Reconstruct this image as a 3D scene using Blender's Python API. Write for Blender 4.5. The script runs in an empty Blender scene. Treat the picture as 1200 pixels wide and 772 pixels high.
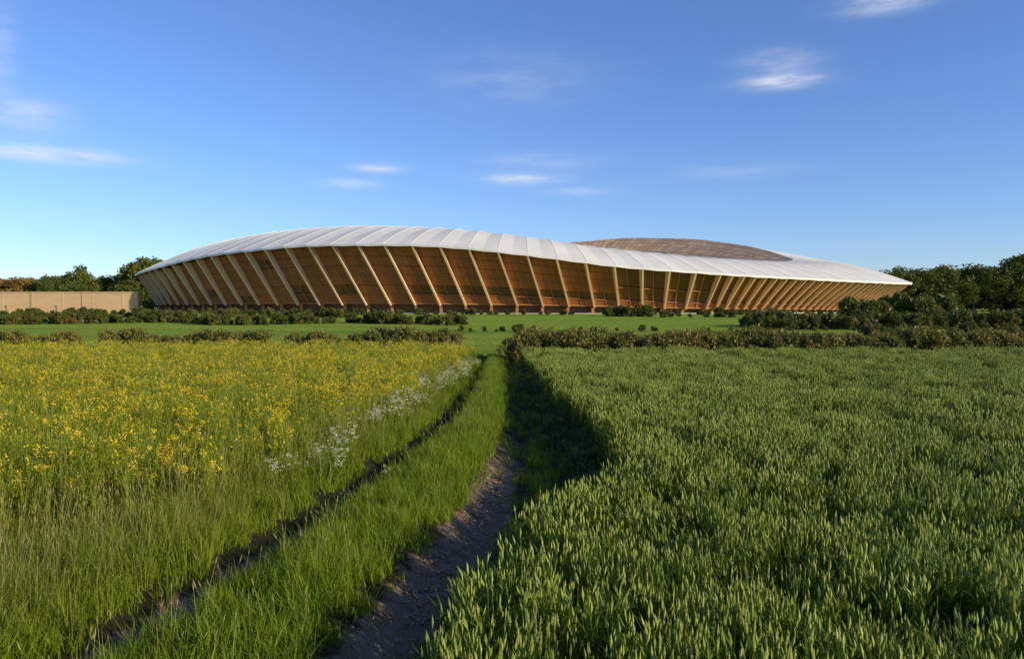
import bpy, math, random
import numpy as np
from mathutils import Vector
random.seed(7); rng=np.random.default_rng(7)
scene=bpy.context.scene
R=math.radians

# ---------------------------------------------------------------- helpers
def link(o,parent=None):
    scene.collection.objects.link(o)
    if parent: o.parent=parent
    return o
def mesh_obj(name,V,F,mats=(),mi=None,smooth=False):
    me=bpy.data.meshes.new(name); me.from_pydata([tuple(v) for v in V],[],[tuple(f) for f in F])
    for m in mats: me.materials.append(m)
    if mi is not None: me.polygons.foreach_set("material_index",list(mi))
    if smooth: me.polygons.foreach_set("use_smooth",[True]*len(me.polygons))
    me.update()
    return bpy.data.objects.new(name,me)
class N:
    def __init__(s,tree): s.t=tree; s.n=tree.nodes; s.l=tree.links
    def new(s,typ,**k):
        n=s.n.new(typ)
        for a,b in k.items(): setattr(n,a,b)
        return n
    def put(s,inp,v):
        if hasattr(v,'is_output'): s.l.new(v,inp)
        else: inp.default_value=v
    def math(s,op,a,b=0.0,c=0.0,clamp=False):
        n=s.new('ShaderNodeMath',operation=op); n.use_clamp=clamp
        s.put(n.inputs[0],a); s.put(n.inputs[1],b); s.put(n.inputs[2],c); return n.outputs[0]
    def mix(s,f,a,b,mode='MIX'):
        n=s.new('ShaderNodeMix',data_type='RGBA'); n.blend_type=mode
        s.put(n.inputs[0],f); s.put(n.inputs[6],a); s.put(n.inputs[7],b); return n.outputs[2]
    def noise(s,vec,scale,detail=3,rough=.5):
        n=s.new('ShaderNodeTexNoise'); s.put(n.inputs['Vector'],vec); n.inputs['Scale'].default_value=scale
        n.inputs['Detail'].default_value=detail; n.inputs['Roughness'].default_value=rough; return n.outputs[0]
    def ramp(s,f,lo,hi):
        n=s.new('ShaderNodeMapRange'); s.put(n.inputs[0],f); n.inputs[1].default_value=lo; n.inputs[2].default_value=hi; return n.outputs[0]
    def mapping(s,vec,sc):
        n=s.new('ShaderNodeMapping'); s.put(n.inputs[0],vec); n.inputs['Scale'].default_value=sc; return n.outputs[0]
def c4(c): return (c[0],c[1],c[2],1)
def newmat(name):
    m=bpy.data.materials.new(name); m.use_nodes=True; n=N(m.node_tree)
    return m,n,m.node_tree.nodes['Principled BSDF'],m.node_tree.nodes['Material Output']
def foliage(name,a,b,transl=.3,rough=.55,nscale=.35,spec=.3,third=None):
    m,n,p,o=newmat(name)
    oi=n.new('ShaderNodeObjectInfo'); g=n.new('ShaderNodeNewGeometry')
    ns=n.ramp(n.noise(g.outputs['Position'],nscale,3),.35,.65)
    f=n.math('ADD',n.math('MULTIPLY',oi.outputs['Random'],.5),n.math('MULTIPLY',ns,.5),clamp=True)
    col=n.mix(f,c4(a),c4(b))
    if third: 
        col=n.mix(n.ramp(n.noise(g.outputs['Position'],nscale*3.1,2),.52,.72),col,c4(third))
    n.put(p.inputs['Base Color'],col); p.inputs['Roughness'].default_value=rough
    p.inputs['Specular IOR Level'].default_value=spec
    t=n.new('ShaderNodeBsdfTranslucent'); n.put(t.inputs[0],col)
    ms=n.new('ShaderNodeMixShader'); ms.inputs[0].default_value=transl
    n.l.new(p.outputs[0],ms.inputs[1]); n.l.new(t.outputs[0],ms.inputs[2]); n.l.new(ms.outputs[0],o.inputs[0])
    return m
def plain(name,a,b,scale=1.0,rough=.7,vec='Object',stretch=(1,1,1),spec=.3):
    m,n,p,o=newmat(name); tc=n.new('ShaderNodeTexCoord')
    f=n.ramp(n.noise(n.mapping(tc.outputs[vec],stretch),scale,4),.3,.7)
    n.put(p.inputs['Base Color'],n.mix(f,c4(a),c4(b))); p.inputs['Roughness'].default_value=rough
    p.inputs['Specular IOR Level'].default_value=spec
    return m
class MB:
    def __init__(s): s.V=[];s.F=[];s.M=[]
    def ribbon(s,p0,h,az,lean,curl,w,mat,seg=3,droop=0,tip=0.0,tw=0.0):
        dx,dy=math.cos(az),math.sin(az); b=len(s.V)
        for i in range(seg+1):
            t=i/seg; d=h*(lean*t+curl*t*t); z=h*t*(1-droop*t*t)
            ww=w*.5*(1-(1-tip)*t**1.6); a=az+math.pi/2+tw
            x=p0[0]+dx*d; y=p0[1]+dy*d; zz=p0[2]+z
            s.V.append((x-math.cos(a)*ww,y-math.sin(a)*ww,zz)); s.V.append((x+math.cos(a)*ww,y+math.sin(a)*ww,zz))
        for i in range(seg):
            s.F.append((b+2*i,b+2*i+1,b+2*i+3,b+2*i+2)); s.M.append(mat)
        return (p0[0]+dx*h*(lean+curl),p0[1]+dy*h*(lean+curl),p0[2]+h*(1-droop))
    def spindle(s,p,l,w,mat,lx=0,ly=0):
        b=len(s.V); s.V.append(p)
        m=(p[0]+lx*.45,p[1]+ly*.45,p[2]+l*.45)
        for k in range(4):
            a=k*math.pi/2; s.V.append((m[0]+math.cos(a)*w/2,m[1]+math.sin(a)*w/2,m[2]))
        s.V.append((p[0]+lx,p[1]+ly,p[2]+l))
        for k in range(4):
            k2=(k+1)%4; s.F.append((b,b+1+k2,b+1+k)); s.F.append((b+5,b+1+k,b+1+k2)); s.M+= [mat,mat]
    def quad(s,c,size,mat,up=0.0):
        n=Vector((random.gauss(0,1),random.gauss(0,1),random.gauss(0,1)+up)).normalized()
        t=n.orthogonal().normalized(); bt=n.cross(t); a=random.random()*6.28
        u=(t*math.cos(a)+bt*math.sin(a))*size*.5; v=n.cross(u); c=Vector(c); b=len(s.V)
        for q in (c-u-v*.7,c+u*.9-v*.5,c+u+v*.7,c-u*.8+v*.6): s.V.append(tuple(q))
        s.F.append((b,b+1,b+2,b+3)); s.M.append(mat)
    def tube(s,pts,rads,mat,k=6):
        b=len(s.V)
        for i,p in enumerate(pts):
            p=Vector(p); d=(Vector(pts[min(i+1,len(pts)-1)])-Vector(pts[max(i-1,0)])).normalized()
            u=d.orthogonal().normalized(); v=d.cross(u)
            for j in range(k):
                a=j/k*2*math.pi; s.V.append(tuple(p+(u*math.cos(a)+v*math.sin(a))*rads[i]))
        for i in range(len(pts)-1):
            for j in range(k):
                j2=(j+1)%k; s.F.append((b+i*k+j,b+i*k+j2,b+(i+1)*k+j2,b+(i+1)*k+j)); s.M.append(mat)
    def hexa(s,P,mat):
        b=len(s.V); s.V+= [tuple(p) for p in P]
        for f in ((0,3,2,1),(4,5,6,7),(0,1,5,4),(1,2,6,5),(2,3,7,6),(3,0,4,7)):
            s.F.append(tuple(b+i for i in f)); s.M.append(mat)
    def box(s,x0,x1,y0,y1,z0,z1,mat):
        s.hexa([(x0,y0,z0),(x1,y0,z0),(x1,y1,z0),(x0,y1,z0),(x0,y0,z1),(x1,y0,z1),(x1,y1,z1),(x0,y1,z1)],mat)
    def obj(s,name,mats,smooth=False): return mesh_obj(name,s.V,s.F,mats,s.M,smooth)
def scatter(name,P,rot,scl,idx,coll):
    P=np.asarray(P,float); n=len(P)
    me=bpy.data.meshes.new(name); me.vertices.add(n); me.vertices.foreach_set("co",P.ravel())
    a=me.attributes.new("rot",'FLOAT_VECTOR','POINT'); a.data.foreach_set("vector",np.asarray(rot,float).ravel())
    a=me.attributes.new("scl",'FLOAT_VECTOR','POINT'); a.data.foreach_set("vector",np.asarray(scl,float).ravel())
    a=me.attributes.new("idx",'INT','POINT'); a.data.foreach_set("value",np.asarray(idx,int))
    me.update(); ob=link(bpy.data.objects.new(name,me))
    gt=bpy.data.node_groups.new(name+"_nodes",'GeometryNodeTree')
    gt.interface.new_socket("Geometry",in_out='INPUT',socket_type='NodeSocketGeometry')
    gt.interface.new_socket("Geometry",in_out='OUTPUT',socket_type='NodeSocketGeometry')
    gi=gt.nodes.new('NodeGroupInput'); go=gt.nodes.new('NodeGroupOutput')
    ip=gt.nodes.new('GeometryNodeInstanceOnPoints'); ci=gt.nodes.new('GeometryNodeCollectionInfo')
    ci.inputs[0].default_value=coll; ci.inputs['Separate Children'].default_value=True; ci.inputs['Reset Children'].default_value=True
    def att(nm,t):
        q=gt.nodes.new('GeometryNodeInputNamedAttribute'); q.data_type=t; q.inputs[0].default_value=nm; return q.outputs[0]
    L=gt.links
    L.new(gi.outputs[0],ip.inputs['Points']); L.new(ci.outputs[0],ip.inputs['Instance']); ip.inputs['Pick Instance'].default_value=True
    L.new(att('idx','INT'),ip.inputs['Instance Index']); L.new(att('rot','FLOAT_VECTOR'),ip.inputs['Rotation'])
    L.new(att('scl','FLOAT_VECTOR'),ip.inputs['Scale']); L.new(ip.outputs[0],go.inputs[0])
    m=ob.modifiers.new("scatter",'NODES'); m.node_group=gt
    return ob
def coll_of(name,objs):
    c=bpy.data.collections.new(name)
    for o in objs: c.objects.link(o)
    return c

# ---------------------------------------------------------------- layout (metres)
def rutR(y): return np.interp(y,[4,7.2,9.3,12.4,17,21,30,50,90,140],[-1.6,-1.25,-.95,-.5,-.15,.0,.12,-.3,-1.6,-4])
def rutL(y): return np.interp(y,[4,7.5,9.3,12,16,21,33,50,90,140],[-4.5,-3.9,-3.5,-3.1,-2.55,-1.95,-1.65,-1.9,-3.2,-5.6])
def wheatE(y): return np.interp(y,[4,6.8,8.5,9.6,11,13,14,18,25,32,41,48],[-.75,-.5,-.2,.2,.9,1.8,2.0,1.85,1.35,.95,.65,.5])
def rapeE(y): return np.interp(y,[6,9,10,12,14,20,34,45],[-14,-9,-6.6,-4.9,-4.3,-3.5,-2.5,-2.4])
def terr(x,y):
    x=np.asarray(x,float); y=np.asarray(y,float)
    t=np.clip((y-70)/100,0,1); h=1.6*t*t*(3-2*t)
    near=np.clip((52-y)/12,0,1)
    for f,wd_,dp in ((rutR,.33,.22),(rutL,.32,.24)):
        d=np.abs(x-f(y)); h=h-near*dp*np.exp(-(d/wd_)**2)
    mid=(x-(rutR(y)+rutL(y))/2); h=h+near*.10*np.exp(-(mid/.6)**2)
    # sunken strip between the right rut and the crop
    a_=np.clip((x-rutR(y))/.25,0,1); b_=np.clip((wheatE(y)-x)/.3,0,1); h=h-near*.20*a_*b_
    h=h+.03*np.sin(x*1.7+y*.6)*np.sin(y*.9-x*.4)
    return h

# ---------------------------------------------------------------- ground
xs=np.concatenate([-np.geomspace(7,2500,60)[::-1],np.arange(-6.9,3.6,.11),np.geomspace(3.7,2500,65)])
ys=np.concatenate([-np.geomspace(1,600,14)[::-1],np.arange(0,60,.3),np.geomspace(60.3,4000,120)])
X,Y=np.meshgrid(xs,ys); Z=terr(X,Y); nx,ny=len(xs),len(ys)
V=np.stack([X,Y,Z],-1).reshape(-1,3)
F=[(j*nx+i,j*nx+i+1,(j+1)*nx+i+1,(j+1)*nx+i) for j in range(ny-1) for i in range(nx-1)]
gm,n,p,o=newmat("ground_mat")
g=n.new('ShaderNodeNewGeometry'); pos=g.outputs['Position']
n1=n.ramp(n.noise(n.mapping(pos,(.25,1,1)),.09,4),.35,.65); n2=n.ramp(n.noise(pos,2.5,5,.65),.3,.7)
n3=n.ramp(n.noise(n.mapping(pos,(.12,1,1)),.25,2),.45,.6)
mead=n.mix(n1,(.17,.28,.016,1),(.32,.42,.03,1)); mead=n.mix(n.math('MULTIPLY',n3,.5),mead,(.40,.40,.06,1))
mead=n.mix(n.math('MULTIPLY',n2,.4),mead,(.10,.17,.014,1))
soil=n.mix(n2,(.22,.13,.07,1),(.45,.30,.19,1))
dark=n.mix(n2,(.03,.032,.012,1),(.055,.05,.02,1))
ad=n.new('ShaderNodeAttribute',attribute_name="dirt").outputs['Fac']; ac=n.new('ShaderNodeAttribute',attribute_name="crop").outputs['Fac']
dn=n.math('ADD',ad,n.math('MULTIPLY',n.math('SUBTRACT',n.noise(pos,5,4),.5),.8)); dn=n.ramp(dn,.35,.6)
dn=n.math('MULTIPLY',dn,n.math('GREATER_THAN',ad,.02))
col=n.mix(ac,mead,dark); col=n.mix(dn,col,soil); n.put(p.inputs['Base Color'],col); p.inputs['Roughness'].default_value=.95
p.inputs['Specular IOR Level'].default_value=.1
b=n.new('ShaderNodeBump'); b.inputs['Strength'].default_value=1; b.inputs['Distance'].default_value=.12
n.put(b.inputs['Height'],n.noise(pos,8,7,.7)); n.l.new(b.outputs[0],p.inputs['Normal'])
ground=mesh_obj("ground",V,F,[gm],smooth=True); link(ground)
x,y=V[:,0],V[:,1]
dirt=np.maximum(np.exp(-((x-rutR(y))/.5)**2)*np.clip((26-y)/14,0,1),np.exp(-((x-rutL(y))/.30)**2)*np.clip((16-y)/8,0,1))
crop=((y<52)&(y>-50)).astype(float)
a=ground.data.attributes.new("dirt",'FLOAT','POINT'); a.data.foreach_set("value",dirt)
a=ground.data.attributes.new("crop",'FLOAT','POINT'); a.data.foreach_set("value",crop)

# ---------------------------------------------------------------- plants
m_wleaf=foliage("wheat_leaf",(.085,.145,.010),(.155,.22,.016),.3,.5,.5,.22)
m_wear=foliage("wheat_ear",(.26,.32,.05),(.42,.45,.09),.2,.6,.6,.25)
m_grass=foliage("grass_blade",(.15,.235,.008),(.28,.35,.016),.4,.5,.6,.25)
m_grass2=foliage("grass_tall",(.16,.23,.014),(.30,.33,.03),.4,.5,.6,.25)
m_dgrass=foliage("weed_leaf",(.05,.09,.010),(.10,.15,.016),.3,.5,.8,.25)
m_seed=foliage("grass_seedhead",(.30,.28,.09),(.44,.38,.15),.3,.7,.8,.2)
m_rstem=foliage("rapeseed_stem",(.20,.27,.014),(.32,.36,.028),.35,.5,.5,.2)
m_rflow=foliage("rapeseed_flower",(.78,.52,.02),(.90,.70,.05),.35,.6,.6,.2)
m_white=foliage("parsley_flower",(.66,.64,.42),(.8,.77,.56),.3,.6,.6,.2)

def wheat(k):
    random.seed(100+k); m=MB()
    for i in range(19):
        r=.17*math.sqrt(random.random()); a=random.random()*6.28
        p=(r*math.cos(a),r*math.sin(a),0); h=random.uniform(.58,.80); az=random.random()*6.28; ln=random.uniform(0,.10)
        e=m.ribbon(p,h,az,ln,.03,.007,0,2,tip=.7)
        for j in range(4):
            t=random.uniform(.3,.92); q=(p[0]+math.cos(az)*ln*h*t,p[1]+math.sin(az)*ln*h*t,h*t)
            m.ribbon(q,random.uniform(.12,.25),random.random()*6.28,random.uniform(.1,.4),random.uniform(.1,.5),random.uniform(.012,.020),0,3,droop=random.uniform(-.1,.4),tw=random.uniform(-.6,.6))
        if random.random()<.8: m.spindle((e[0],e[1],e[2]-.005),random.uniform(.08,.12),.021,1,random.gauss(0,.012),random.gauss(0,.012))
    return m.obj("wheat_tuft_%d"%k,[m_wleaf,m_wear])
def grass(k,nb,hmin,hmax,w,rad,mat,seeds=0,spread=.5):
    random.seed(200+k); m=MB()
    for i in range(nb):
        r=rad*math.sqrt(random.random()); a=random.random()*6.28
        m.ribbon((r*math.cos(a),r*math.sin(a),-.02),random.uniform(hmin,hmax),random.random()*6.28,random.uniform(.02,.3)*spread*2,random.uniform(0,.6)*spread*2,random.uniform(.6,1.2)*w,0,3,droop=random.uniform(0,.35),tw=random.uniform(-.8,.8))
    for i in range(seeds):
        a=random.random()*6.28; r=rad*random.random(); h=random.uniform(hmax*.95,hmax*1.3)
        e=m.ribbon((r*math.cos(a),r*math.sin(a),0),h,a,.08,.08,.004,1,2,tip=.6)
        m.spindle(e,.09,.012,1,.02*math.cos(a),.02*math.sin(a))
    return m.obj("grass_tuft_%02d"%k,[mat,m_seed])
def rape(k,flow):
    random.seed(300+k); m=MB()
    for s in range(5):
        a=random.random()*6.28; r=.22*math.sqrt(random.random()); p=(r*math.cos(a),r*math.sin(a),0)
        h=random.uniform(.8,1.25); az=random.random()*6.28
        m.ribbon(p,h*.7,az,.05,.02,.012,0,2,tip=.8)
        for j in range(6):
            t=random.uniform(.05,.65); m.ribbon((p[0],p[1],h*t),random.uniform(.14,.26),random.random()*6.28,.5,.5,.04,0,2,droop=.5,tip=.2)
        for j in range(5):
            ba=random.random()*6.28; z0=h*random.uniform(.45,.68); l=h-z0-random.uniform(0,.12)
            e=m.ribbon((p[0],p[1],z0),l,ba,.25,.1,.007,0,2,tip=.6)
            for q in range(5):
                m.ribbon((e[0],e[1],e[2]-random.uniform(.03,.22)),.06,random.random()*6.28,1.,.2,.006,0,1,tip=.5)
            if random.random()<flow:
                for q in range(8):
                    m.quad((e[0]+random.gauss(0,.019),e[1]+random.gauss(0,.019),e[2]+random.gauss(0,.025)),.027,1,up=.6)
            else: m.spindle(e,.05,.018,0)
    return m.obj("rapeseed_plant_%d"%k,[m_rstem,m_rflow])
def parsley(k):
    random.seed(400+k); m=MB()
    for s in range(3):
        a=random.random()*6.28; p=(.16*math.cos(a),.16*math.sin(a),0); h=random.uniform(.6,1.0)
        m.ribbon(p,h*.6,a,.08,.02,.01,0,2,tip=.8)
        for j in range(9): m.ribbon((p[0],p[1],h*random.uniform(.1,.6)),.2,random.random()*6.28,.7,.3,.04,0,2,droop=.4)
        for j in range(6):
            ba=random.random()*6.28; e=m.ribbon((p[0],p[1],h*.55),h*random.uniform(.2,.45),ba,.4,0,.005,0,1,tip=.6)
            for q in range(14):
                rr=.045*math.sqrt(random.random()); qa=random.random()*6.28
                m.quad((e[0]+rr*math.cos(qa),e[1]+rr*math.sin(qa),e[2]+random.gauss(0,.01)),.018,1,up=.6)
    return m.obj("cow_parsley_%d"%k,[m_grass,m_white])
def weed(k):
    random.seed(500+k); m=MB()
    for s in range(16):
        a=random.random()*6.28; r=.14*random.random(); h=random.uniform(.2,.5)
        m.ribbon((r*math.cos(a),r*math.sin(a),0),h,a,.2,.1,.006,0,2,tip=.6)
        for j in range(6):
            m.ribbon((r*math.cos(a)*(1+.2),r*math.sin(a)*1.2,h*random.uniform(.15,.9)),random.uniform(.05,.1),random.random()*6.28,.8,.5,.035,0,2,droop=.4,tip=.1)
    return m.obj("weed_%d"%k,[m_dgrass])

def place(name,coll,nvar,x,y,smin,smax,tilt=.1,idx=None,zoff=0,smul=1.0):
    n_=len(x); z=terr(x,y)+zoff
    rot=np.stack([rng.normal(0,tilt,n_),rng.normal(0,tilt,n_),rng.uniform(0,6.28,n_)],-1)
    s=rng.uniform(smin,smax,n_)*smul; sc=np.stack([s*rng.uniform(.85,1.15,n_)]*2+[s],-1)
    if idx is None: idx=rng.integers(0,nvar,n_)
    return scatter(name,np.stack([x,y,z],-1),rot,sc,idx,coll)
def rnd(x0,x1,y0,y1,dens):
    n_=int((x1-x0)*(y1-y0)*dens); return rng.uniform(x0,x1,n_),rng.uniform(y0,y1,n_)
def infrus(x,y,m=1.6): return (np.abs(x)<.68*y+m)

# wheat
cw=coll_of("wheat_parts",[wheat(k) for k in range(5)])
xa,ya=rnd(-1,38,3.6,46,18)
k=(xa>wheatE(ya)+.1+rng.normal(0,.08,len(xa)))&infrus(xa,ya,3)
for o_ in (6.3,8.1):
    tl=np.abs(((xa*.94-ya*.10)-o_)%11-0); k&=~((tl<.32)&(ya<60))
k&=(rng.random(len(xa))<np.clip(18/ya,.62,1))
xa,ya=xa[k],ya[k]
pn=np.sin(xa*2.1+1.7*np.sin(ya*1.3))*np.sin(ya*1.9+1.1*np.sin(xa*1.1))
pn2=np.sin(xa*.7+1.2*np.sin(ya*.33))*np.sin(ya*.45+1.1*np.sin(xa*.3))
place("wheat_field",cw,5,xa,ya,.86,1.14,.09,smul=1+.08*pn+.05*pn2)
# rapeseed
cr=coll_of("rapeseed_parts",[rape(0,.85),rape(1,.7),rape(2,.5),rape(3,.12),rape(4,.03)])
xa,ya=rnd(-42,-2,5,47,13)
dd=rapeE(ya)-xa
k=(dd>rng.normal(0,.3,len(xa)))&infrus(xa,ya,3)
k&=(rng.random(len(xa))<np.clip(22/ya,.6,1))
xa,ya,dd=xa[k],ya[k],dd[k]
pn=.5+.5*np.sin(xa*1.1+1.3*np.sin(ya*.6))*np.sin(ya*.7+.8*np.sin(xa*.5))
pf=np.clip((ya-9)/14,0,1)*.36+.40*pn**1.5*np.clip((ya-8.5)/4,0,1)+.15*(dd<1.5)*(ya>10)
idx=np.where(rng.random(len(xa))<pf,rng.integers(0,3,len(xa)),rng.integers(3,5,len(xa)))
place("rapeseed_field",cr,5,xa,ya,.8,1.12,.08,idx)
# verge grass
cg=coll_of("grass_parts",[grass(0,42,.18,.42,.012,.17,m_grass),grass(1,42,.15,.36,.011,.17,m_grass),grass(2,38,.25,.5,.012,.17,m_grass,1),
   grass(3,34,.45,.8,.013,.17,m_grass2,1,.4),grass(4,34,.4,.75,.012,.17,m_grass2,2,.45),grass(5,30,.08,.2,.008,.15,m_grass)])
xa,ya=rnd(-13,3,3.3,52,34)
keep=infrus(xa,ya,2)&(xa<wheatE(ya)+.05)&(xa>rapeE(ya)-1.2)
keep&=(rng.random(len(xa))<np.clip(20/ya,.5,1))
xa,ya=xa[keep],ya[keep]
dR=np.abs(xa-rutR(ya)); dL=np.abs(xa-rutL(ya)); rr=rng.random(len(xa))
inR=dR<np.interp(ya,[8,14,30],[.42,.36,.30]); inL=dL<.34
keep=~(inR|inL)|(rr<np.clip((ya-12)/60,.0,.3))
keep&=~((inR)&(ya<13)&(rr<.97))
rs=(xa>rutR(ya)+.3)&(ya>7)
keep&=~(rs&(rr<.45))
xa,ya,dR,dL,inR,inL,rs=[q[keep] for q in (xa,ya,dR,dL,inR,inL,rs)]
left=xa<rutL(ya)-.25
tall=left&(xa<rutL(ya)-rng.uniform(.35,1.4,len(xa)))
idx=np.where(tall,rng.integers(3,5,len(xa)),rng.integers(0,3,len(xa)))
idx=np.where(inR|inL,5,idx); idx=np.where(((dR<.55)|(dL<.5))&~tall,rng.choice([1,5,0],len(xa)),idx)
idx=np.where(rs,rng.choice([5,5,1],len(xa)),idx)
pn=np.sin(xa*2.7+1.9*np.sin(ya*1.7))*np.sin(ya*2.3+1.3*np.sin(xa*1.9))
place("grass_verge",cg,6,xa,ya,.72,1.12,.18,idx,smul=1+.2*pn)
# tall wild grass mixed into the rapeseed
xa,ya=rnd(-34,-2,8,46,2.2); k=infrus(xa,ya,2)&(xa<rapeE(ya)+.2); xa,ya=xa[k],ya[k]
place("wild_grass",cg,6,xa,ya,1.25,1.6,.1,rng.integers(3,5,len(xa)))
# meadow tufts behind
xa,ya=rnd(-75,75,50,110,1.0); k=infrus(xa,ya,3); xa,ya=xa[k],ya[k]
place("meadow_grass",cg,6,xa,ya,.35,.6,.15,rng.integers(0,3,len(xa)))
# weeds by the wheat
cwd=coll_of("weed_parts",[weed(k) for k in range(3)])
ya=rng.uniform(4,34,620); xa=wheatE(ya)-np.abs(rng.normal(0,.5,620))
k=xa>rutR(ya)+.4; place("weeds",cwd,3,xa[k],ya[k],.5,1.0,.15)
# cow parsley
cp=coll_of("parsley_parts",[parsley(k) for k in range(3)])
ya=np.concatenate([rng.normal(14.8,1.2,16),rng.uniform(19,41,150)]); xa=np.concatenate([np.full(16,-3.35)+rng.normal(0,.4,16),rapeE(ya[16:])+.05+rng.normal(0,.3,150)])
place("cow_parsley",cp,3,xa,ya,.65,1.0,.2)
# clods and pebbles in the ruts
m_stone=plain("clod",(.22,.14,.09),(.40,.30,.21),6,.9)
def clod(k):
    random.seed(900+k); m=MB()
    for s in range(6):
        c=(random.uniform(-.12,.12),random.uniform(-.12,.12),0); r=random.uniform(.01,.032); b=len(m.V)
        for (zz,rr) in [(.0,.75),(.45,1.0),(.85,.6)]:
            for q in range(6):
                a=q/6*6.28+s; f=rr*r*random.uniform(.8,1.2); m.V.append((c[0]+f*math.cos(a),c[1]+f*math.sin(a),c[2]+zz*r*1.1-.004))
        m.V.append((c[0],c[1],r*1.05))
        for ri in range(2):
            for q in range(6): m.F.append((b+ri*6+q,b+ri*6+(q+1)%6,b+ri*6+6+(q+1)%6,b+ri*6+6+q)); m.M.append(0)
        for q in range(6): m.F.append((b+12+q,b+12+(q+1)%6,b+18)); m.M.append(0)
    return m.obj("clod_%d"%k,[m_stone])
cc=coll_of("clod_parts",[clod(k) for k in range(3)])
ya=rng.uniform(4.5,16,420); side=rng.random(420)<.72
xa=np.where(side,rutR(ya)+rng.normal(0,.2,420),rutL(ya)+rng.normal(0,.1,420))
place("soil_clods",cc,3,xa,ya,.6,1.3,.1)

# ---------------------------------------------------------------- bushes / trees
m_bark=plain("bark",(.06,.045,.03),(.12,.09,.06),3)
m_hedge=foliage("hedge_leaf",(.12,.135,.016),(.24,.23,.04),.3,.5,.6,.3,third=(.36,.24,.09))
m_hedge_d=foliage("shrub_leaf",(.07,.10,.012),(.15,.165,.025),.28,.5,.15,.3,third=(.22,.15,.045))
m_tree=foliage("tree_leaf",(.09,.125,.016),(.19,.20,.03),.3,.5,.05,.3)
m_tree_b=foliage("tree_leaf_autumn",(.26,.16,.035),(.34,.20,.05),.3,.5,.05,.3)
def bush(k,nl,size,mat,rx=1.,rz=.9):
    random.seed(600+k); m=MB()
    for i in range(7):
        a=random.random()*6.28; e=(.5*rx*math.cos(a),.5*rx*math.sin(a),rz*1.3)
        m.tube([(0.15*math.cos(a),.15*math.sin(a),-.1),(e[0]*.6,e[1]*.6,rz*.7),e],[.04,.025,.008],1,5)
    cl=[]
    for i in range(18):
        a=random.random()*6.28; r=random.random()**.6*.8*rx
        cl.append((r*math.cos(a),r*math.sin(a),random.uniform(.15,1.6)*rz*(1-.3*r),random.uniform(.2,.42)))
    for i in range(nl):
        c=random.choice(cl); d=Vector((random.gauss(0,1),random.gauss(0,1),random.gauss(0,1))).normalized()*c[3]*random.uniform(.6,1.1)
        z=c[2]+d.z
        if z<0: z=-z
        m.quad((c[0]+d.x,c[1]+d.y,z),size*random.uniform(.6,1.3),0)
    for i in range(40):
        a=random.random()*6.28; r=random.random()*.7*rx; h=random.uniform(.15,.45)
        m.ribbon((r*math.cos(a),r*math.sin(a),rz*1.4),h,random.random()*6.28,.3,.1,.03,0,2)
    return m.obj("bush_%d"%k,[mat,m_bark])
cb=coll_of("hedge_parts",[bush(k,2300,.12,m_hedge) for k in range(4)])
cs=coll_of("shrub_parts",[bush(10+k,1300,.2,m_hedge_d) for k in range(3)])
def hedge(name,coll,nv,x0,x1,yf,step,smin,smax,gap=0,rows=2,dy=.6,wav=1.):
    xs_=[];yy=[]
    x_=x0
    while x_<x1:
        if random.random()>=gap:
            for r in range(rows): xs_.append(x_+random.uniform(-.3,.3)*step); yy.append(yf(x_)+random.uniform(-dy,dy))
        x_+=step*random.uniform(.7,1.3)
    xs_=np.array(xs_); sm=1+wav*(.14*np.sin(xs_*.55)+.10*np.sin(xs_*1.3+1))
    return place(name,coll,nv,xs_,np.array(yy),smin,smax,.12,smul=sm)
random.seed(3)
hedge("field_hedge",cb,4,.4,48,lambda x:48.5+.03*x,.62,.92,1.22,.0,rows=3,wav=.5)
hedge("field_hedge",cb,4,-52,-33,lambda x:62,.75,.7,.98,.05)
for (a_,b_) in ((-31,-25),(-24,-19.6),(-17,-13.6),(-12,-4)):
    hedge("field_hedge",cb,4,a_,b_,lambda x:62+.02*x,.65,.65,1.0,.03)
# mid distance shrub belts
hedge("shrub_belt",cs,3,-95,-48,lambda x:120+3*math.sin(x*.2),.9,.5,1.05,.12,rows=2,dy=2.5)
hedge("shrub_belt",cs,3,-46,-6,lambda x:118+3*math.sin(x*.2),.9,.45,1.1,.18,rows=2,dy=2.5)
hedge("shrub_belt",cs,3,-120,-30,lambda x:145,1.4,.6,1.1,.3,rows=2,dy=3)
hedge("shrub_belt",cs,3,30,100,lambda x:104+.05*x,.8,.7,1.4,.1,rows=3,dy=6)
hedge("shrub_belt",cs,3,36,85,lambda x:84,1.0,.4,.8,.25,rows=2,dy=2)
hedge("shrub_belt",cs,3,52,68,lambda x:122+.05*x,1.4,1.6,2.7,.15,rows=2,dy=3)
hedge("shrub_belt",cs,3,-6,60,lambda x:96+.05*x,1.4,.25,.5,.3,rows=1,dy=1)
hedge("shrub_belt",cs,3,18.5,25.5,lambda x:150,1.1,.9,1.6,.0,rows=2,dy=1)
hedge("shrub_belt",cs,3,28,50,lambda x:148,1.5,.6,1.1,.3,rows=1,dy=4)
hedge("shrub_belt",cs,3,-110,110,lambda x:168,1.6,.3,.8,.3,rows=2,dy=2)

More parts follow.
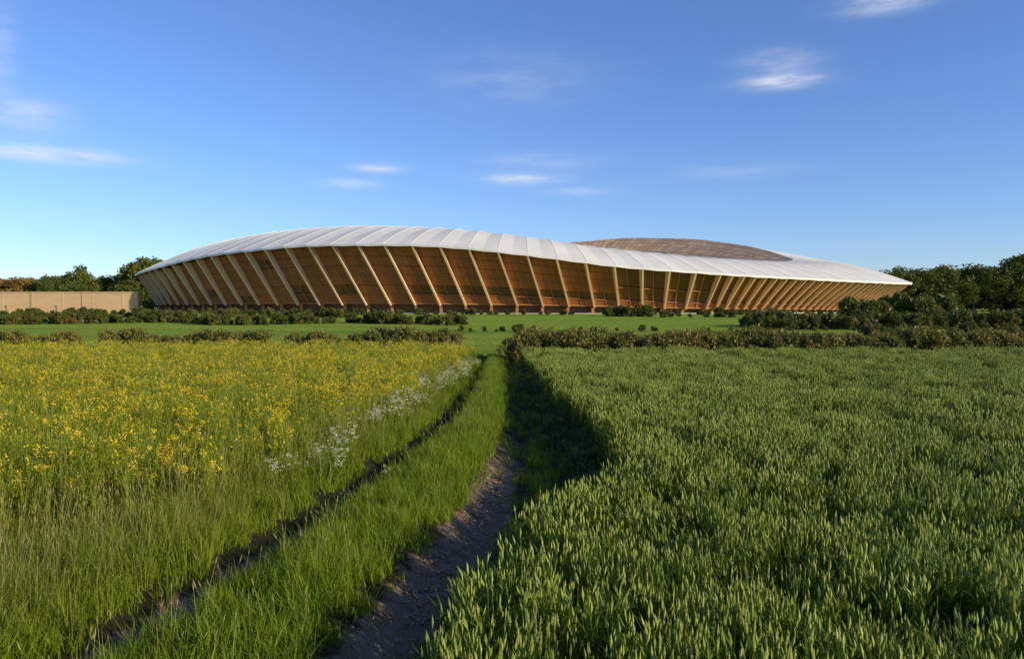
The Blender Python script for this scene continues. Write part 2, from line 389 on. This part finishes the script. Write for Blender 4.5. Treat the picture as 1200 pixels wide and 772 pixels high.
def tree(k,h,rad,mat,nl=4800,size=.68):
    random.seed(700+k); m=MB(); th=h*.25
    m.tube([(0,0,-.3),(.1,0,th),(.2,.1,h*.6),(.1,.2,h*.85)],[h*.028,h*.02,h*.012,h*.004],1,8)
    cl=[]
    for i in range(48):
        a=random.random()*6.28; u=random.random(); z=h*(.12+.82*u); prof=math.sin(math.pi*min(1,.16+.82*(u**.8)))**.55
        r=rad*prof*math.sqrt(random.uniform(.1,1)); c=(r*math.cos(a),r*math.sin(a),z,random.uniform(.13,.26)*rad*1.2); cl.append(c)
        if i%3==0: m.tube([(.1,0,th+(z-th)*.35),(c[0]*.5,c[1]*.5,z*.85),(c[0],c[1],z)],[h*.01,h*.006,h*.002],1,5)
    for i in range(nl):
        c=random.choice(cl); d=Vector((random.gauss(0,1),random.gauss(0,1),random.gauss(0,1)*.8)).normalized()*c[3]*random.uniform(.6,1.12)
        m.quad((c[0]+d.x,c[1]+d.y,c[2]+d.z),size*random.uniform(.5,1.3),0,.3)
    return m.obj("broadleaf_%d"%k,[mat,m_bark])
ct=coll_of("tree_parts",[tree(0,18,7.5,m_tree),tree(1,16,8,m_tree),tree(2,19,7,m_tree),tree(3,15,7.5,m_tree_b)])
tx=[];ty=[];ti=[];ts=[]
def T(x,y,s,i): tx.append(x);ty.append(y);ts.append(s);ti.append(i)
random.seed(5)
for i in range(80): T(random.uniform(-290,-128),random.uniform(315,360),random.uniform(.62,.85),random.choice([0,1,2,3,1]))
for (x_,s_) in ((-150,1.25),(-156,1.2),(-144,1.1),(-163,.95),(-178,.95),(-171,.88),(-184,1.0),(-138,.9)): T(x_,335+random.uniform(-4,4),s_,random.choice([0,1,2]))
for x_ in (-232,-224,-215,-207,-199,-240): T(x_,325,.9,3)
for i in range(85): T(random.uniform(142,300),random.uniform(288,345),random.uniform(.74,.96),random.choice([0,1,2,0,1]))
for (x_,s_) in ((143,.85),(150,.92),(158,.98),(168,1.02),(186,1.2),(192,1.18),(200,1.06),(178,.92),(212,1.0)): T(x_,290,s_,random.choice([0,1,2]))
for i in range(160):
    x_=random.uniform(-1100,1100)
    if -260<x_<240: x_=x_+ (500 if x_>0 else -500)
    T(x_,random.uniform(420,560),random.uniform(.7,1.1),random.choice([0,1,2,0,3]))
tx,ty=np.array(tx),np.array(ty); nt=len(tx)
scatter("distant_tree_line",np.stack([tx,ty,terr(tx,ty)],-1),np.stack([np.zeros(nt),np.zeros(nt),rng.uniform(0,6.28,nt)],-1),
   np.stack([np.array(ts)*rng.uniform(1,1.3,nt),np.array(ts)*rng.uniform(1,1.3,nt),np.array(ts)],-1),ti,ct)

# ---------------------------------------------------------------- boundary wall on the left
m_tan=plain("tan_render",(.60,.38,.19),(.68,.44,.23),.25,.85,stretch=(1,1,3))
m_tan2=plain("tan_coping",(.62,.44,.26),(.68,.5,.3),.5,.8)
m_dk=plain("dark_metal",(.05,.045,.04),(.09,.08,.07),2,.5)
par=link(bpy.data.objects.new("boundary_wall",None))
m=MB(); m.box(-260,-101,215,216,1.2,7.1,0); link(m.obj("wall_panel",[m_tan]),par)
m=MB(); m.box(-260.2,-100.8,214.85,216.15,7.1,7.35,0); link(m.obj("coping",[m_tan2]),par)
m=MB()
for i in range(20): m.box(-259+i*8.1,-258.82+i*8.1,214.92,214.995,1.2,7.1,0)
link(m.obj("pilasters",[m_tan2]),par)
for xx in (-127,-113.5):
    m=MB(); m.tube([(xx,210,1.4),(xx,210,4.5),(xx,210,7.0)],[.12,.09,.07],0,8); m.box(xx-.5,xx+.1,209.9,210.1,6.95,7.1,0)
    link(m.obj("street_lamp",[m_dk]))

# ---------------------------------------------------------------- stadium
def per(keys):
    th=np.array([k[0] for k in keys],float); v=np.array([k[1] for k in keys],float)
    th=np.concatenate([th-360,th,th+360]); v=np.concatenate([v]*3)
    dens=np.arange(-360,720,1.0); lin=np.interp(dens,th,v); ker=np.hanning(17); ker/=ker.sum()
    sm=np.convolve(np.pad(lin,8,'edge'),ker,'valid')
    return lambda t: np.interp(np.mod(t,360),dens,sm)
zO=per([(0,11.5),(30,15),(60,19),(90,20),(120,20),(150,17),(180,13.6),(200,12.7),(215,13.7),(230,16.4),(245,18.0),(260,17.5),(270,15.2),(280,12.4),(295,10.7),(310,10),(325,9.9),(340,10.4)])
zI=per([(0,20.3),(20,25.4),(40,29.8),(60,31.6),(75,30.2),(90,29),(120,28),(150,27),(180,26.8),(200,25.0),(215,24.6),(230,24.7),(245,24.4),(260,22.8),(270,20.8),(280,18.4),(295,16.2),(310,15.7),(325,16.3),(340,17.6)])
zB=per([(0,2.4),(90,3.8),(180,4.0),(250,4.0),(270,3.6),(290,2.8),(340,2.4)])
tw=per([(0,0),(90,0),(200,.3),(230,2.8),(250,3.5),(280,2.8),(300,1.0),(330,0)])
def RT(t,s): a=R(t); return np.array([3.5+124*s*math.cos(a),270+90*s*math.sin(a)])
def RBt(t,s=1.): a=R(t); return np.array([1.2+115.5*s*math.cos(a),270+82*s*math.sin(a)])
m_roof,n,p,o=newmat("roof_membrane")
tc=n.new('ShaderNodeTexCoord'); f=n.ramp(n.noise(tc.outputs['Object'],.15,3),.3,.7)
n.put(p.inputs['Base Color'],n.mix(f,(.72,.68,.58,1),(.80,.76,.66,1))); p.inputs['Roughness'].default_value=.6
def timber(name,a,b,rough=.6):
    m,n,p,o=newmat(name); uv=n.new('ShaderNodeUVMap').outputs[0]
    br=n.new('ShaderNodeTexBrick'); n.put(br.inputs['Vector'],uv)
    br.inputs['Color1'].default_value=c4(a); br.inputs['Color2'].default_value=c4(b); br.inputs['Mortar'].default_value=c4([q*.35 for q in a])
    br.inputs['Scale'].default_value=1; br.inputs['Mortar Size'].default_value=.07; br.inputs['Brick Width'].default_value=1; br.inputs['Row Height'].default_value=1; br.offset=0
    g=n.new('ShaderNodeNewGeometry'); f=n.ramp(n.noise(g.outputs['Position'],.12,4),.3,.7)
    n.put(p.inputs['Base Color'],n.mix(n.math('MULTIPLY',f,.35),br.outputs[0],c4([q*.6 for q in a]))); p.inputs['Roughness'].default_value=rough
    return m
m_lat=timber("timber_lattice",(.80,.52,.28),(.42,.26,.13))
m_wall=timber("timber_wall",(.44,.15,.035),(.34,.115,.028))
m_soff=plain("timber_soffit",(.48,.21,.07),(.38,.16,.05),.3)
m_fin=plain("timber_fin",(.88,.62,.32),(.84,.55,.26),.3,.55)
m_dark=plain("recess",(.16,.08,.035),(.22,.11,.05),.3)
m_glass,n,p,o=newmat("glazing"); p.inputs['Base Color'].default_value=(.16,.07,.03,1); p.inputs['Roughness'].default_value=.12; p.inputs['Specular IOR Level'].default_value=.6
stad=link(bpy.data.objects.new("timber_stadium",None))
NP=116; SUB=6; NTH=NP*SUB; DP=360/NP
rad=[1.0,.995,.96,.92,.88,.84,.80,.76,.73,.715,.70,.66,.6,.54,.48]
def ztop(t,s,j):
    ph=(j%SUB)/SUB; tri=abs(ph*2-1)
    if s>=.715:
        u=(1-s)/.285; z=zO(t)+(zI(t)-zO(t))*u+1.9*math.sin(math.pi*u)
        amp=.07+.20*math.sin(math.pi*min(1,u+.05)); return z+amp*(tri-.5)
    u=(.715-s)/.235; return zI(t)-.15-u*(zI(t)-13.5)*.9
V=[];F=[];MI=[];UV=[]
nr=len(rad)
for side in (0,1):
    for j in range(NTH):
        t=j*360/NTH; ph=(j%SUB)/SUB; tri=abs(ph*2-1)
        for i,s in enumerate(rad):
            ss=s+(.0006*tri if i<2 else 0); q=RT(t,ss); z=ztop(t,s,j)-(0 if side==0 else (.45 if i<9 else .8))
            V.append((q[0],q[1],z))
def vid(side,j,i): return side*NTH*nr+(j%NTH)*nr+i
for j in range(NTH):
    for i in range(nr-1):
        F.append((vid(0,j,i),vid(0,j+1,i),vid(0,j+1,i+1),vid(0,j,i+1))); MI.append(0 if i<9 else 1); UV.append([(j/3,i*2),((j+1)/3,i*2),((j+1)/3,i*2+2),(j/3,i*2+2)])
        F.append((vid(1,j,i),vid(1,j,i+1),vid(1,j+1,i+1),vid(1,j+1,i))); MI.append(2); UV.append([(0,0)]*4)
    F.append((vid(0,j,0),vid(1,j,0),vid(1,j+1,0),vid(0,j+1,0))); MI.append(0); UV.append([(0,0)]*4)
    F.append((vid(0,j,nr-1),vid(0,j+1,nr-1),vid(1,j+1,nr-1),vid(1,j,nr-1))); MI.append(2); UV.append([(0,0)]*4)
roof=mesh_obj("roof",V,F,[m_roof,m_lat,m_soff],MI); ul=roof.data.uv_layers.new(name="UVMap")
ul.data.foreach_set("uv",np.array(UV,float).ravel()); link(roof,stad)
m=MB()
for kx in range(NP):
    j=kx*SUB; t=j*360/NTH; pts=[]
    for s in rad[:9]:
        q=RT(t,s+(.0006 if s>.99 else 0)); pts.append((q[0],q[1],ztop(t,s,j)-.02))
    m.tube(pts,[.08]*len(pts),0,5)
link(m.obj("roof_ribs",[m_roof]),stad)
angs=[]
for kx in range(NP):
    t=kx*DP; angs.append(t)
    if t>=290 or t<20: angs.append(t+DP/2)
mF=MB()
def nrm2(t):
    v=np.array([math.cos(R(t))/124,math.sin(R(t))/90]); return v/np.linalg.norm(v)
zsoff=lambda t: zO(t)-.6
def P3(t,o_,v):
    a_=RBt(t+tw(t),1.0); b_=RT(t,.978); q=a_+(b_-a_)*v; nn=nrm2(t)
    return np.array([q[0]+nn[0]*o_,q[1]+nn[1]*o_,zB(t)+(zsoff(t)+.25-zB(t))*v])
for t in angs:
    nn=nrm2(t); tg=np.array([-nn[1],nn[0],0]); w=.22 if 20<t<290 else .18
    lo=[P3(t,-.3,0)-tg*w,P3(t,-.3,0)+tg*w,P3(t,.7,-.03)+tg*w,P3(t,.7,-.03)-tg*w]
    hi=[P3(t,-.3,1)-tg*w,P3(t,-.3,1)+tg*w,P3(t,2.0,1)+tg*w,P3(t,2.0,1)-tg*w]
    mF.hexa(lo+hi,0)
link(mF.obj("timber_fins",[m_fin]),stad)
V=[];F=[];MI=[];UV=[]
aa=angs+[360]; random.seed(11)
for i in range(len(aa)-1):
    t0,t1=aa[i],aa[i+1]; rows=6
    for r in range(rows):
        v0,v1=r/rows,(r+1)/rows; b=len(V); off=0
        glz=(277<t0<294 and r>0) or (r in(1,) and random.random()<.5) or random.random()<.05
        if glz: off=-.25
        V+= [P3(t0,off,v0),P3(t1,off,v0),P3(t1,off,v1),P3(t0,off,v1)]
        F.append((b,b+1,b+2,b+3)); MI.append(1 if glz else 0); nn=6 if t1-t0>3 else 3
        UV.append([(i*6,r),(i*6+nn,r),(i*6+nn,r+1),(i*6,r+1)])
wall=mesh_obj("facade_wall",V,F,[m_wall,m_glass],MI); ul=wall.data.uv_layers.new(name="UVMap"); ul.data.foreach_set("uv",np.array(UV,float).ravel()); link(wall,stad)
mR=MB()
for v in (0.0,1/6,3/6):
    for i in range(len(aa)-1):
        t0,t1=aa[i],aa[i+1]; h_=.14 if v else .3
        a0,a1=P3(t0,-.28,v),P3(t1,-.28,v); b0,b1=P3(t0,.22,v),P3(t1,.22,v); up=np.array([0,0,h_])
        mR.hexa([a0,a1,b1,b0,a0+up,a1+up,b1+up,b0+up],0)
link(mR.obj("transoms",[m_soff]),stad)
mM=MB()
for i in range(len(aa)-1):
    if aa[i+1]-aa[i]<3: continue
    t=aa[i]+(aa[i+1]-aa[i])*.5; nn=nrm2(t); tg=np.array([-nn[1],nn[0],0])*.07
    mM.hexa([P3(t,-.26,0)-tg,P3(t,-.26,0)+tg,P3(t,.16,0)+tg,P3(t,.16,0)-tg,P3(t,-.26,1)-tg,P3(t,-.26,1)+tg,P3(t,.16,1)+tg,P3(t,.16,1)-tg],0)
link(mM.obj("mullions",[m_soff]),stad)
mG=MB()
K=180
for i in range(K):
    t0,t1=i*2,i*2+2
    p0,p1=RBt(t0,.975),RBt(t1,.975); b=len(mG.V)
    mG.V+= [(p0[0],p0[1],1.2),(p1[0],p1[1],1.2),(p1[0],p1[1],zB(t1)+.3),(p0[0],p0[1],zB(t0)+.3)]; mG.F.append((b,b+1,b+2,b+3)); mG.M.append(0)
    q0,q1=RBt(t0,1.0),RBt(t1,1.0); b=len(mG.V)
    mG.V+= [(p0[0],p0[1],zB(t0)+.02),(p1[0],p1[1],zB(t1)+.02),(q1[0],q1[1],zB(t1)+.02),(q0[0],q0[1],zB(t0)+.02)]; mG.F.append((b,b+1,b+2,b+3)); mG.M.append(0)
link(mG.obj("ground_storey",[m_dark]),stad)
mC=MB()
for t in angs:
    q=RBt(t+tw(t),.99); w=.35
    mC.box(q[0]-w,q[0]+w,q[1]-w,q[1]+w,1.2,float(zB(t))+.0,0)
link(mC.obj("columns",[m_soff]),stad)
m_conc=plain("plinth_concrete",(.35,.31,.25),(.42,.38,.31),.3,.85)
mP=MB()
for i in range(K):
    t0,t1=i*2,i*2+2; a0,a1,b0,b1=RBt(t0,1.03),RBt(t1,1.03),RBt(t0,.9),RBt(t1,.9); b=len(mP.V)
    mP.V+=[(a0[0],a0[1],1.3),(a1[0],a1[1],1.3),(a1[0],a1[1],1.85),(a0[0],a0[1],1.85),(b1[0],b1[1],1.85),(b0[0],b0[1],1.85)]
    mP.F+=[(b,b+1,b+2,b+3),(b+3,b+2,b+4,b+5)]; mP.M+=[0,0]
link(mP.obj("plinth",[m_conc]),stad)

# ---------------------------------------------------------------- light, sky, camera
sd=Vector((.885,-.465,0)).normalized(); el=R(18.5); sd=Vector((sd.x*math.cos(el),sd.y*math.cos(el),math.sin(el)))
L=bpy.data.lights.new("sun",'SUN'); L.energy=5; L.angle=R(.5); L.color=(1,.87,.64)
so=link(bpy.data.objects.new("sun",L)); so.rotation_euler=sd.to_track_quat('Z','Y').to_euler()
wd=bpy.data.worlds.new("World"); scene.world=wd; wd.use_nodes=True; n=N(wd.node_tree); bg=wd.node_tree.nodes['Background']
sky=n.new('ShaderNodeTexSky',sky_type='NISHITA'); sky.sun_disc=False; sky.sun_elevation=el; sky.sun_rotation=math.atan2(sd.x,sd.y)
sky.air_density=1.0; sky.dust_density=.0; sky.ozone_density=4.0
tc=n.new('ShaderNodeTexCoord'); sx=n.new('ShaderNodeSeparateXYZ'); n.put(sx.inputs[0],tc.outputs['Generated'])
az=n.math('ARCTAN2',sx.outputs[0],sx.outputs[1]); ev=n.math('ARCSINE',sx.outputs[2])
cx=n.new('ShaderNodeCombineXYZ'); n.put(cx.inputs[0],n.math('MULTIPLY',az,9)); n.put(cx.inputs[1],n.math('MULTIPLY',ev,42)); 
nz=n.noise(cx.outputs[0],1.6,7,.62)
deg=[(18.3,16.2,2.1,.6,.45),(18.7,14.9,2.1,.4,1.0),(-30.2,9.4,3.4,.42,1.0),(-31.3,11.6,2.0,.9,.5),(.7,9.1,2.6,.35,.65),(-9.5,9.7,1.6,.3,.55),(-11.4,8.6,1.9,.28,.45),
     (0,15.8,5,1.6,.16),(25,19.0,2.6,.6,.6),(4.9,8.2,2.0,.25,.35),(15.6,9.3,4,.5,.15),(2,10.3,3.6,.5,.25),(-32.5,15,.8,3.0,.25),(45,14,6,1,.6),(-48,17,7,1.2,.5),(60,9,8,.8,.5)]
tot=0.0
for (a0,e0,wa,we,st) in deg:
    A=n.math('DIVIDE',n.math('SUBTRACT',az,R(a0)),R(wa)); E=n.math('DIVIDE',n.math('SUBTRACT',ev,R(e0)),R(we))
    d=n.math('ADD',n.math('MULTIPLY',A,A),n.math('MULTIPLY',E,E)); g_=n.math('MULTIPLY',n.math('EXPONENT',n.math('MULTIPLY',d,-.9)),st); tot=n.math('ADD',tot,g_)
cl=n.math('MULTIPLY',tot,n.ramp(nz,.28,.6),clamp=True)
hs=n.new('ShaderNodeHueSaturation'); hs.inputs['Saturation'].default_value=.98; hs.inputs['Value'].default_value=1.25; n.put(hs.inputs['Color'],sky.outputs[0])
tint=n.mix(1.0,hs.outputs[0],(.86,.96,1.27,1),'MULTIPLY')
n.put(bg.inputs[0],n.mix(cl,tint,(7.5,7.8,8.6,1))); bg.inputs[1].default_value=.11
cam=bpy.data.cameras.new("camera"); cam.lens=28; cam.sensor_width=36; cam.clip_end=8000; cam.clip_start=.1
co=link(bpy.data.objects.new("camera",cam)); co.location=(0,0,3.2); co.rotation_euler=(R(90-1.6),0,0); scene.camera=co
scene.view_settings.view_transform='Standard'; scene.view_settings.look='None'; scene.view_settings.exposure=0
